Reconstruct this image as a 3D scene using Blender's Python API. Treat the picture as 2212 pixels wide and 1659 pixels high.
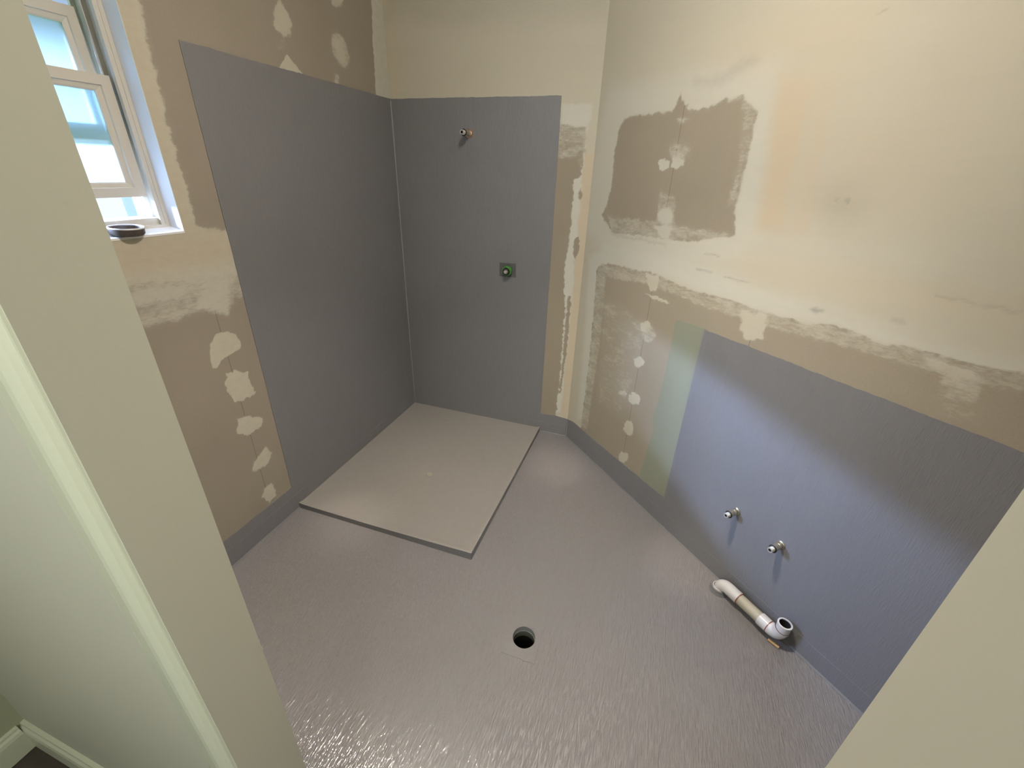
import bpy, bmesh, math, random
import numpy as np
from mathutils import Vector, Matrix
for _o in list(bpy.data.objects): bpy.data.objects.remove(_o)
SC = bpy.context.scene
COL = SC.collection
# ------------------------------------------------------------------ camera
# the room: left wall is x=0, back wall is y=0, floor is z=0, metres; the right wall leaves the back wall at 45 degrees
cd = bpy.data.cameras.new('camera'); cam = bpy.data.objects.new('camera', cd); COL.objects.link(cam)
cd.sensor_width = 36.0; cd.lens = 36.0 * 925.70 / 2212.0; cd.clip_start = 0.02
Rr = ((0.9464084, 0.3216464, 0.0292349), (0.1677676, -0.4122447, -0.8954934), (-0.2759803, 0.8524071, -0.4441137))
m = Matrix.Identity(4)
for i in range(3):
    m[i][0] = Rr[0][i]; m[i][1] = -Rr[1][i]; m[i][2] = -Rr[2][i]
m[0][3], m[1][3], m[2][3] = 1.4442, -2.2771, 1.4844
cam.matrix_world = m
SC.camera = cam
# ------------------------------------------------------------------ view and world
SC.view_settings.view_transform = 'Standard'; SC.view_settings.look = 'None'
SC.view_settings.gamma = 1.0; SC.view_settings.use_curve_mapping = False
SC.view_settings.exposure = 0.62
w = bpy.data.worlds.new('sky'); SC.world = w; w.use_nodes = True
bg = w.node_tree.nodes['Background']
bg.inputs[0].default_value = (0.66, 0.86, 1.0, 1); bg.inputs[1].default_value = 0.92
# ------------------------------------------------------------------ lights
def light(name, kind, loc, energy, color, size=0.05, rot=None, **kw):
    l = bpy.data.lights.new(name, kind); l.energy = energy; l.color = color
    if kind == 'AREA': l.size = size
    else: l.shadow_soft_size = size
    for k, v in kw.items(): setattr(l, k, v)
    o = bpy.data.objects.new(name, l); COL.objects.link(o); o.location = loc
    if rot is not None: o.rotation_euler = rot
    return o
def aim(o, target):
    d = Vector(target) - o.location
    o.rotation_euler = d.to_track_quat('-Z', 'Y').to_euler()
WARM = (1.0, 0.90, 0.79)
LAMP = (1.15, -1.30, 2.36)
light('bathroom_downlight_glow', 'POINT', LAMP, 15, WARM, 0.03)
light('bathroom_downlight_beam', 'SPOT', LAMP, 20, WARM, 0.035, spot_size=math.radians(156), spot_blend=0.9)
light('bathroom_downlight_core', 'SPOT', LAMP, 62, WARM, 0.035, spot_size=math.radians(92), spot_blend=0.75)
light('hall_downlight_glow', 'POINT', (1.35, -2.75, 2.34), 6, (1.0, 0.93, 0.68), 0.06)
# added soft fill behind the camera, set in an invented hall window
hw_ = light('hall_fill_light', 'AREA', (1.45, -3.50, 1.65), 12.5, (0.97, 1.0, 0.98), 1.3, rot=(math.radians(90), 0, 0))
# the sky light that falls through the window (open sashes); a patch of bright sky, placed well outside
sky = light('daylight_patch', 'AREA', (-2.2, -2.42, 2.50), 1850, (0.44, 0.60, 1.0), 1.0)
aim(sky, (1.85, -0.9, 0.40))
# three added narrow beams, no known lamps, that make soft pools on the floor
for k, tgt in enumerate(((1.084, -0.316, 0), (0.285, -1.085, 0), (1.775, -0.80, 0))):
    p = light('added_pool_beam', 'SPOT', (LAMP[0]+0.07*(tgt[0]-LAMP[0]), LAMP[1]+0.07*(tgt[1]-LAMP[1]), LAMP[2]), 46, (1.0, 0.86, 0.74), 0.03, spot_size=math.radians(10.5), spot_blend=1.0)
    aim(p, tgt)
# ------------------------------------------------------------------ helpers
S45 = math.sqrt(0.5)
XR = 1.0748
def tag(o, label=None, cat=None, group=None, kind=None):
    if label: o['label'] = label
    if cat: o['category'] = cat
    if group: o['group'] = group
    if kind: o['kind'] = kind
    return o
def link(name, me, mat=None, parent=None):
    o = bpy.data.objects.new(name, me); COL.objects.link(o)
    if mat is not None and not me.materials: me.materials.append(mat)
    if parent is not None: o.parent = parent
    return o
def empty(name, loc=(0, 0, 0), rz=0.0, mat=None):
    o = bpy.data.objects.new(name, None); COL.objects.link(o); o.empty_display_size = 0.05
    o.location = loc; o.rotation_euler = (0, 0, rz)
    return o
def bobj(name, bm, mat=None, parent=None, smooth=False, bevel=0.0, seg=2):
    if bevel > 0:
        bmesh.ops.bevel(bm, geom=list(bm.edges), offset=bevel, segments=seg, affect='EDGES', profile=0.7, clamp_overlap=True)
    bmesh.ops.recalc_face_normals(bm, faces=bm.faces)
    me = bpy.data.meshes.new(name); bm.to_mesh(me); bm.free()
    if smooth:
        for p in me.polygons: p.use_smooth = True
        me.set_sharp_from_angle(angle=math.radians(38))
    return link(name, me, mat, parent)
def abox(bm, x0, x1, y0, y1, z0, z1):
    v = [bm.verts.new(c) for c in ((x0,y0,z0),(x1,y0,z0),(x1,y1,z0),(x0,y1,z0),(x0,y0,z1),(x1,y0,z1),(x1,y1,z1),(x0,y1,z1))]
    for f in ((0,3,2,1),(4,5,6,7),(0,1,5,4),(1,2,6,5),(2,3,7,6),(3,0,4,7)): bm.faces.new([v[i] for i in f])
def boxo(name, x0, x1, y0, y1, z0, z1, mat, parent=None, bevel=0.0):
    bm = bmesh.new(); abox(bm, x0, x1, y0, y1, z0, z1); return bobj(name, bm, mat, parent, bevel=bevel)
def lathe(bm, prof, n=32, M=None, cap=False):
    """prof: list of (radius, height) revolved about z"""
    rings = []
    for r, h in prof:
        ring = []
        for k in range(n):
            a = 2*math.pi*k/n; p = Vector((r*math.cos(a), r*math.sin(a), h))
            ring.append(bm.verts.new(M @ p if M else p))
        rings.append(ring)
    for a, b in zip(rings[:-1], rings[1:]):
        for k in range(n): bm.faces.new((a[k], a[(k+1) % n], b[(k+1) % n], b[k]))
    if cap: bm.faces.new(rings[0][::-1]); bm.faces.new(rings[-1])
    return rings
def frame_along(d, up=Vector((0, 0, 1))):
    d = d.normalized(); x = up.cross(d)
    if x.length < 1e-4: x = Vector((1, 0, 0))
    x.normalize(); y = d.cross(x); return x, y
def tube(bm, pts, rad, n=24, caps=True, up=Vector((0, 0, 1))):
    rings = []
    for i, p in enumerate(pts):
        p = Vector(p); a = Vector(pts[max(i-1, 0)]); b = Vector(pts[min(i+1, len(pts)-1)])
        x, y = frame_along(b-a, up); r = rad[i] if isinstance(rad, (list, tuple)) else rad
        rings.append([bm.verts.new(p + x*r*math.cos(2*math.pi*k/n) + y*r*math.sin(2*math.pi*k/n)) for k in range(n)])
    for a, b in zip(rings[:-1], rings[1:]):
        for k in range(n): bm.faces.new((a[k], a[(k+1) % n], b[(k+1) % n], b[k]))
    if caps: bm.faces.new(rings[0][::-1]); bm.faces.new(rings[-1])
def hollow(bm, prof, n=32, M=None):
    """closed ring profile revolved (last joins first)"""
    r = lathe(bm, prof, n, M); a, b = r[-1], r[0]
    for k in range(n): bm.faces.new((a[k], a[(k+1) % n], b[(k+1) % n], b[k]))
def rw(s, off, z):
    """point given along the angled right wall (s), distance off it, height"""
    return Vector((XR + s*S45 - off*S45, -s*S45 - off*S45, z))
# ------------------------------------------------------------------ materials
def N(nt, t, **kw):
    n = nt.nodes.new(t)
    for k, v in kw.items(): setattr(n, k, v)
    return n
def mat(name, color, rough=0.5, metallic=0.0, var=0.0, vscale=8.0, bump=0.0, bscale=60.0, stretch=(1, 1, 1), coat=0.0, coat_rough=0.15, spec=0.5):
    m = bpy.data.materials.new(name); m.use_nodes = True; nt = m.node_tree; b = nt.nodes['Principled BSDF']
    b.inputs['Base Color'].default_value = (*color, 1); b.inputs['Roughness'].default_value = rough
    b.inputs['Metallic'].default_value = metallic; b.inputs['Coat Weight'].default_value = coat
    b.inputs['Coat Roughness'].default_value = coat_rough; b.inputs['Specular IOR Level'].default_value = spec
    tc = N(nt, 'ShaderNodeTexCoord'); mp = N(nt, 'ShaderNodeMapping'); mp.inputs['Scale'].default_value = stretch
    nt.links.new(tc.outputs['Object'], mp.inputs[0])
    if var > 0:
        no = N(nt, 'ShaderNodeTexNoise'); no.inputs['Scale'].default_value = vscale; no.inputs['Detail'].default_value = 5
        nt.links.new(mp.outputs[0], no.inputs['Vector'])
        mx = N(nt, 'ShaderNodeMix', data_type='RGBA')
        mx.inputs[6].default_value = (*[c*(1-var) for c in color], 1); mx.inputs[7].default_value = (*[min(1, c*(1+var)) for c in color], 1)
        nt.links.new(no.outputs['Fac'], mx.inputs[0]); nt.links.new(mx.outputs[2], b.inputs['Base Color'])
    if bump > 0:
        nb = N(nt, 'ShaderNodeTexNoise'); nb.inputs['Scale'].default_value = bscale; nb.inputs['Detail'].default_value = 4
        nt.links.new(mp.outputs[0], nb.inputs['Vector'])
        bp = N(nt, 'ShaderNodeBump'); bp.inputs['Distance'].default_value = bump; bp.inputs['Strength'].default_value = 1
        nt.links.new(nb.outputs['Fac'], bp.inputs['Height']); nt.links.new(bp.outputs[0], b.inputs['Normal'])
    return m
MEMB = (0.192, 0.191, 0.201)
def membrane(name, mapscale, rough=0.42, dist=0.0006, col=MEMB, coat=0.0, coat_rough=0.1, coarse=0.5, glint=None):
    """waterproofing paint: rolled-on texture whose fine ridges run along one axis"""
    m = bpy.data.materials.new(name); m.use_nodes = True; nt = m.node_tree; b = nt.nodes['Principled BSDF']; L = nt.links
    tc = N(nt, 'ShaderNodeTexCoord')
    mp = N(nt, 'ShaderNodeMapping'); mp.inputs['Scale'].default_value = mapscale; L.new(tc.outputs['Object'], mp.inputs[0])
    n1 = N(nt, 'ShaderNodeTexNoise'); n1.inputs['Scale'].default_value = 1.0; n1.inputs['Detail'].default_value = 3; n1.inputs['Roughness'].default_value = 0.6
    L.new(mp.outputs[0], n1.inputs['Vector'])
    n2 = N(nt, 'ShaderNodeTexNoise'); n2.inputs['Scale'].default_value = 260; n2.inputs['Detail'].default_value = 2
    L.new(tc.outputs['Object'], n2.inputs['Vector'])
    # ridges: sharpened stretched noise
    pw = N(nt, 'ShaderNodeMapRange'); pw.inputs[1].default_value = 0.46; pw.inputs[2].default_value = 0.74; L.new(n1.outputs['Fac'], pw.inputs[0])
    ad = N(nt, 'ShaderNodeMath', operation='MULTIPLY_ADD'); ad.inputs[1].default_value = coarse; L.new(n2.outputs['Fac'], ad.inputs[0]); L.new(pw.outputs[0], ad.inputs[2])
    bp = N(nt, 'ShaderNodeBump'); bp.inputs['Distance'].default_value = dist; L.new(ad.outputs[0], bp.inputs['Height'])
    L.new(bp.outputs[0], b.inputs['Normal'])
    n3 = N(nt, 'ShaderNodeTexNoise'); n3.inputs['Scale'].default_value = 2.2; n3.inputs['Detail'].default_value = 6; L.new(tc.outputs['Object'], n3.inputs['Vector'])
    n4 = N(nt, 'ShaderNodeTexNoise'); n4.inputs['Scale'].default_value = 0.35; n4.inputs['Detail'].default_value = 4; L.new(mp.outputs[0], n4.inputs['Vector'])
    mx = N(nt, 'ShaderNodeMix', data_type='RGBA'); mx.inputs[6].default_value = (*[c*0.88 for c in col], 1); mx.inputs[7].default_value = (*[c*1.12 for c in col], 1)
    av = N(nt, 'ShaderNodeMath', operation='MULTIPLY_ADD'); av.inputs[1].default_value = 0.5; L.new(n4.outputs['Fac'], av.inputs[0])
    hv = N(nt, 'ShaderNodeMath', operation='MULTIPLY'); hv.inputs[1].default_value = 0.5; L.new(n3.outputs['Fac'], hv.inputs[0]); L.new(hv.outputs[0], av.inputs[2])
    L.new(av.outputs[0], mx.inputs[0]); L.new(mx.outputs[2], b.inputs['Base Color'])
    rr = N(nt, 'ShaderNodeMapRange'); rr.inputs[3].default_value = rough-0.07; rr.inputs[4].default_value = rough+0.1; L.new(n3.outputs['Fac'], rr.inputs[0]); L.new(rr.outputs[0], b.inputs['Roughness'])
    b.inputs['Coat Weight'].default_value = coat; b.inputs['Coat Roughness'].default_value = coat_rough
    cn = bp.outputs[0]
    if glint:       # hard little crests of the rolled coat that catch the lamp
        mg = N(nt, 'ShaderNodeMapping'); mg.inputs['Scale'].default_value = glint[0]; L.new(tc.outputs['Object'], mg.inputs[0])
        ng = N(nt, 'ShaderNodeTexNoise'); ng.inputs['Scale'].default_value = 1.0; ng.inputs['Detail'].default_value = 2; L.new(mg.outputs[0], ng.inputs['Vector'])
        bg_ = N(nt, 'ShaderNodeBump'); bg_.inputs['Distance'].default_value = glint[1]; L.new(ng.outputs['Fac'], bg_.inputs['Height']); cn = bg_.outputs[0]
    L.new(cn, b.inputs['Coat Normal'])
    if glint: b.inputs['Coat IOR'].default_value = 1.72
    return m
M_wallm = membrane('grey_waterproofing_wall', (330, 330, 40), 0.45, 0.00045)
M_floor = membrane('grey_waterproofing_floor', (230, 30, 30), 0.40, 0.0022, col=(0.245, 0.231, 0.236), coat=1.0, coat_rough=0.13, coarse=0.25, glint=((205, 36, 36), 0.0025))
M_tray = membrane('grey_waterproofing_tray', (120, 90, 90), 0.42, 0.0005, col=(0.280, 0.264, 0.248), coat=0.1, coat_rough=0.25)
M_patch = membrane('grey_waterproofing_patch', (420, 420, 420), 0.40, 0.0013, col=(0.245, 0.231, 0.236), coat=1.0, coat_rough=0.17, coarse=1.0, glint=((200, 150, 200), 0.0035))
M_mixpatch = membrane('grey_waterproofing_dark_patch', (420, 420, 420), 0.5, 0.0008, col=(0.105, 0.105, 0.108), coarse=1.0)
M_paint = mat('cream_painted_plaster', (0.485, 0.462, 0.37), 0.6, var=0.05, vscale=3, bump=0.0001, bscale=220)
M_gloss = mat('cream_gloss_paint', (0.56, 0.555, 0.42), 0.35, var=0.03, vscale=3, bump=0.0001, bscale=90)
M_ceil = mat('white_ceiling_paint', (0.85, 0.84, 0.80), 0.7, var=0.03)
M_hall = mat('hall_floor_boards', (0.055, 0.042, 0.034), 0.45, var=0.35, vscale=6, stretch=(1, 8, 1), bump=0.0004)
M_white = mat('white_window_paint', (0.60, 0.57, 0.50), 0.4, var=0.04, vscale=9, bump=0.0001)
M_reveal = mat('white_reveal_plaster', (0.80, 0.81, 0.83), 0.6, var=0.03, bump=0.0002, bscale=90)
M_seal = mat('black_rubber', (0.012, 0.012, 0.012), 0.5)
M_pvc = mat('white_pvc', (0.62, 0.61, 0.60), 0.28, var=0.03)
M_pvcold = mat('dusty_beige_pvc', (0.42, 0.385, 0.29), 0.5, var=0.18, vscale=260, bump=0.0001)
M_glue = mat('reddish_pipe_glue', (0.23, 0.06, 0.035), 0.35)
M_brass = mat('dull_nickel_brass', (0.50, 0.46, 0.36), 0.36, metallic=0.85, var=0.15, vscale=60)
M_chrome = mat('bright_metal', (0.75, 0.74, 0.70), 0.15, metallic=1.0)
M_green = mat('green_plastic', (0.06, 0.27, 0.035), 0.35)
M_copper = mat('copper', (0.75, 0.42, 0.28), 0.25, metallic=1.0)
M_dark = mat('dark_void', (0.006, 0.005, 0.004), 0.9)
M_pipewall = mat('grey_green_pipe', (0.13, 0.13, 0.095), 0.5, var=0.2, vscale=40)
M_timber = mat('raw_timber_chip', (0.55, 0.36, 0.17), 0.7, var=0.2, vscale=50)
M_ext = mat('white_weatherboard', (0.40, 0.43, 0.52), 0.6, var=0.04)
M_extg = mat('grey_fence_rail', (0.30, 0.33, 0.34), 0.6, var=0.1)
M_bark = mat('pale_bark', (0.13, 0.15, 0.18), 0.8, var=0.2, vscale=20)
M_leaf = mat('leaf', (0.14, 0.22, 0.22), 0.6, var=0.2)
M_grass = mat('lawn', (0.16, 0.24, 0.07), 0.9, var=0.3, vscale=3)
def frosted():
    m = bpy.data.materials.new('frosted_glass'); m.use_nodes = True; nt = m.node_tree; L = nt.links
    nt.nodes.remove(nt.nodes['Principled BSDF']); out = nt.nodes['Material Output']
    g = N(nt, 'ShaderNodeBsdfRefraction'); g.inputs['IOR'].default_value = 1.0; g.inputs['Roughness'].default_value = 0.0
    r = N(nt, 'ShaderNodeBsdfGlass'); r.inputs['IOR'].default_value = 1.2; r.inputs['Roughness'].default_value = 0.30; r.inputs['Color'].default_value = (0.76, 0.83, 0.86, 1)
    t = N(nt, 'ShaderNodeBsdfTranslucent'); t.inputs['Color'].default_value = (0.85, 0.97, 0.95, 1)
    c = N(nt, 'ShaderNodeBsdfTransparent'); c.inputs['Color'].default_value = (0.9, 0.98, 1.0, 1)
    a = N(nt, 'ShaderNodeMixShader'); a.inputs[0].default_value = 0.22
    L.new(r.outputs[0], a.inputs[1]); L.new(t.outputs[0], a.inputs[2])
    d = N(nt, 'ShaderNodeMixShader'); d.inputs[0].default_value = 0.07
    L.new(a.outputs[0], d.inputs[1]); L.new(c.outputs[0], d.inputs[2]); L.new(d.outputs[0], out.inputs[0]); nt.nodes.remove(g)
    return m
M_glass = frosted()
# plasterboard: attribute fields say where compound lies; noise frays the edges
def plaster(name, uaxis, lines, noise_off=0.0, boards=(0.31, 0.27, 0.205), thin=0.97):
    m = bpy.data.materials.new(name); m.use_nodes = True; nt = m.node_tree; b = nt.nodes['Principled BSDF']; L = nt.links
    a1 = N(nt, 'ShaderNodeAttribute', attribute_name='skim'); a2 = N(nt, 'ShaderNodeAttribute', attribute_name='tint')
    s1 = N(nt, 'ShaderNodeSeparateColor'); L.new(a1.outputs['Color'], s1.inputs[0])   # M, W, P
    s2 = N(nt, 'ShaderNodeSeparateColor'); L.new(a2.outputs['Color'], s2.inputs[0])   # G, D, -
    at = N(nt, 'ShaderNodeAttribute', attribute_name='wallpos')
    def noise(scale, sx, sz, det=4, rough=0.6):
        mp = N(nt, 'ShaderNodeMapping'); mp.inputs['Scale'].default_value = (sx, 1, sz); mp.inputs['Location'].default_value = (noise_off, 0, noise_off)
        n = N(nt, 'ShaderNodeTexNoise'); n.inputs['Scale'].default_value = scale; n.inputs['Detail'].default_value = det; n.inputs['Roughness'].default_value = rough
        L.new(at.outputs['Vector'], mp.inputs[0]); L.new(mp.outputs[0], n.inputs['Vector']); return n.outputs['Fac']
    def math_(op, x, y=None, z=None):
        n = N(nt, 'ShaderNodeMath', operation=op)
        for i, v in enumerate((x, y, z)):
            if v is None: continue
            if isinstance(v, (int, float)): n.inputs[i].default_value = v
            else: L.new(v, n.inputs[i])
        return n.outputs[0]
    def rng(v, a, c, d=0.0, e=1.0):
        n = N(nt, 'ShaderNodeMapRange'); n.inputs[1].default_value = a; n.inputs[2].default_value = c; n.inputs[3].default_value = d; n.inputs[4].default_value = e
        L.new(v, n.inputs[0]); return n.outputs[0]
    def mix(f, A, B, mode='MIX'):
        n = N(nt, 'ShaderNodeMix', data_type='RGBA', blend_type=mode)
        if isinstance(f, (int, float)): n.inputs[0].default_value = f
        else: L.new(f, n.inputs[0])
        for i, v in ((6, A), (7, B)):
            if isinstance(v, tuple): n.inputs[i].default_value = (*v, 1)
            else: L.new(v, n.inputs[i])
        return n.outputs[2]
    nf = noise(75, 0.5, 1.4, 7, 0.78); nh = noise(16, 0.6, 1.5, 5, 0.62)
    jit = math_('MULTIPLY_ADD', nf, 1.0, math_('MULTIPLY_ADD', nh, 0.9, -0.95))
    mm = math_('ADD', s1.outputs[0], math_('MULTIPLY', jit, 0.95))
    cover = rng(mm, 0.33, 0.67)
    cover = math_('MAXIMUM', cover, rng(s1.outputs[0], 0.85, 1.0))
    cover = math_('MINIMUM', cover, rng(s1.outputs[0], 0.0, 0.25))
    # thin wiped compound stays half see-through
    cover = math_('MULTIPLY_ADD', cover, 0.74, math_('MULTIPLY', s1.outputs[0], 0.26))
    cover = math_('MULTIPLY', cover, rng(noise(38, 0.8, 1.2, 5, 0.7), 0.35, 0.62, thin, 1.0))
    cl = noise(2.4, 1, 1, 5); fine = noise(180, 1, 1, 2)
    paper = mix(cl, tuple(c*0.86 for c in boards), tuple(c*1.12 for c in boards))
    paper = mix(math_('MULTIPLY', rng(fine, 0.35, 0.7), 0.22), paper, tuple(c*0.72 for c in boards))
    green = mix(cl, (0.235, 0.248, 0.190), (0.280, 0.292, 0.228))
    gcov = rng(math_('MULTIPLY_ADD', nf, 0.25, s2.outputs[0]), 0.54, 0.64)
    paper = mix(gcov, paper, green)
    sk = mix(cl, (0.48, 0.445, 0.345), (0.52, 0.485, 0.38))
    sk = mix(s1.outputs[1], sk, (0.56, 0.55, 0.475))
    sk = mix(math_('MULTIPLY', s1.outputs[2], 0.8), sk, (0.54, 0.45, 0.32))
    streak = noise(9, 0.35, 2.2, 5, 0.6)
    sk = mix(math_('MULTIPLY', rng(streak, 0.45, 0.8), 0.10), sk, (0.35, 0.33, 0.26))
    col = mix(cover, paper, sk)
    dk = math_('MULTIPLY', s2.outputs[1], rng(nf, 0.15, 0.6, 0.5, 1.0))
    col = mix(dk, col, (0.16, 0.145, 0.12))
    pos = N(nt, 'ShaderNodeSeparateXYZ'); L.new(at.outputs['Vector'], pos.inputs[0])
    for (u0, z0, z1) in lines:      # pencil lines that mark the studs
        d = math_('ABSOLUTE', math_('SUBTRACT', pos.outputs[0], u0))
        f = rng(d, 0.0007, 0.0018, 1.0, 0.0)
        f = math_('MULTIPLY', f, math_('GREATER_THAN', pos.outputs[2], z0)); f = math_('MULTIPLY', f, math_('LESS_THAN', pos.outputs[2], z1))
        f = math_('MULTIPLY', f, rng(cover, 0.2, 0.9, 0.55, 0.0))
        col = mix(f, col, (0.09, 0.08, 0.075))
    L.new(col, b.inputs['Base Color'])
    b.inputs['Roughness'].default_value = 0.82; b.inputs['Specular IOR Level'].default_value = 0.25
    bp = N(nt, 'ShaderNodeBump'); bp.inputs['Distance'].default_value = 0.0006
    L.new(math_('MULTIPLY_ADD', nf, 0.3, cover), bp.inputs['Height']); L.new(bp.outputs[0], b.inputs['Normal'])
    return m
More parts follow.
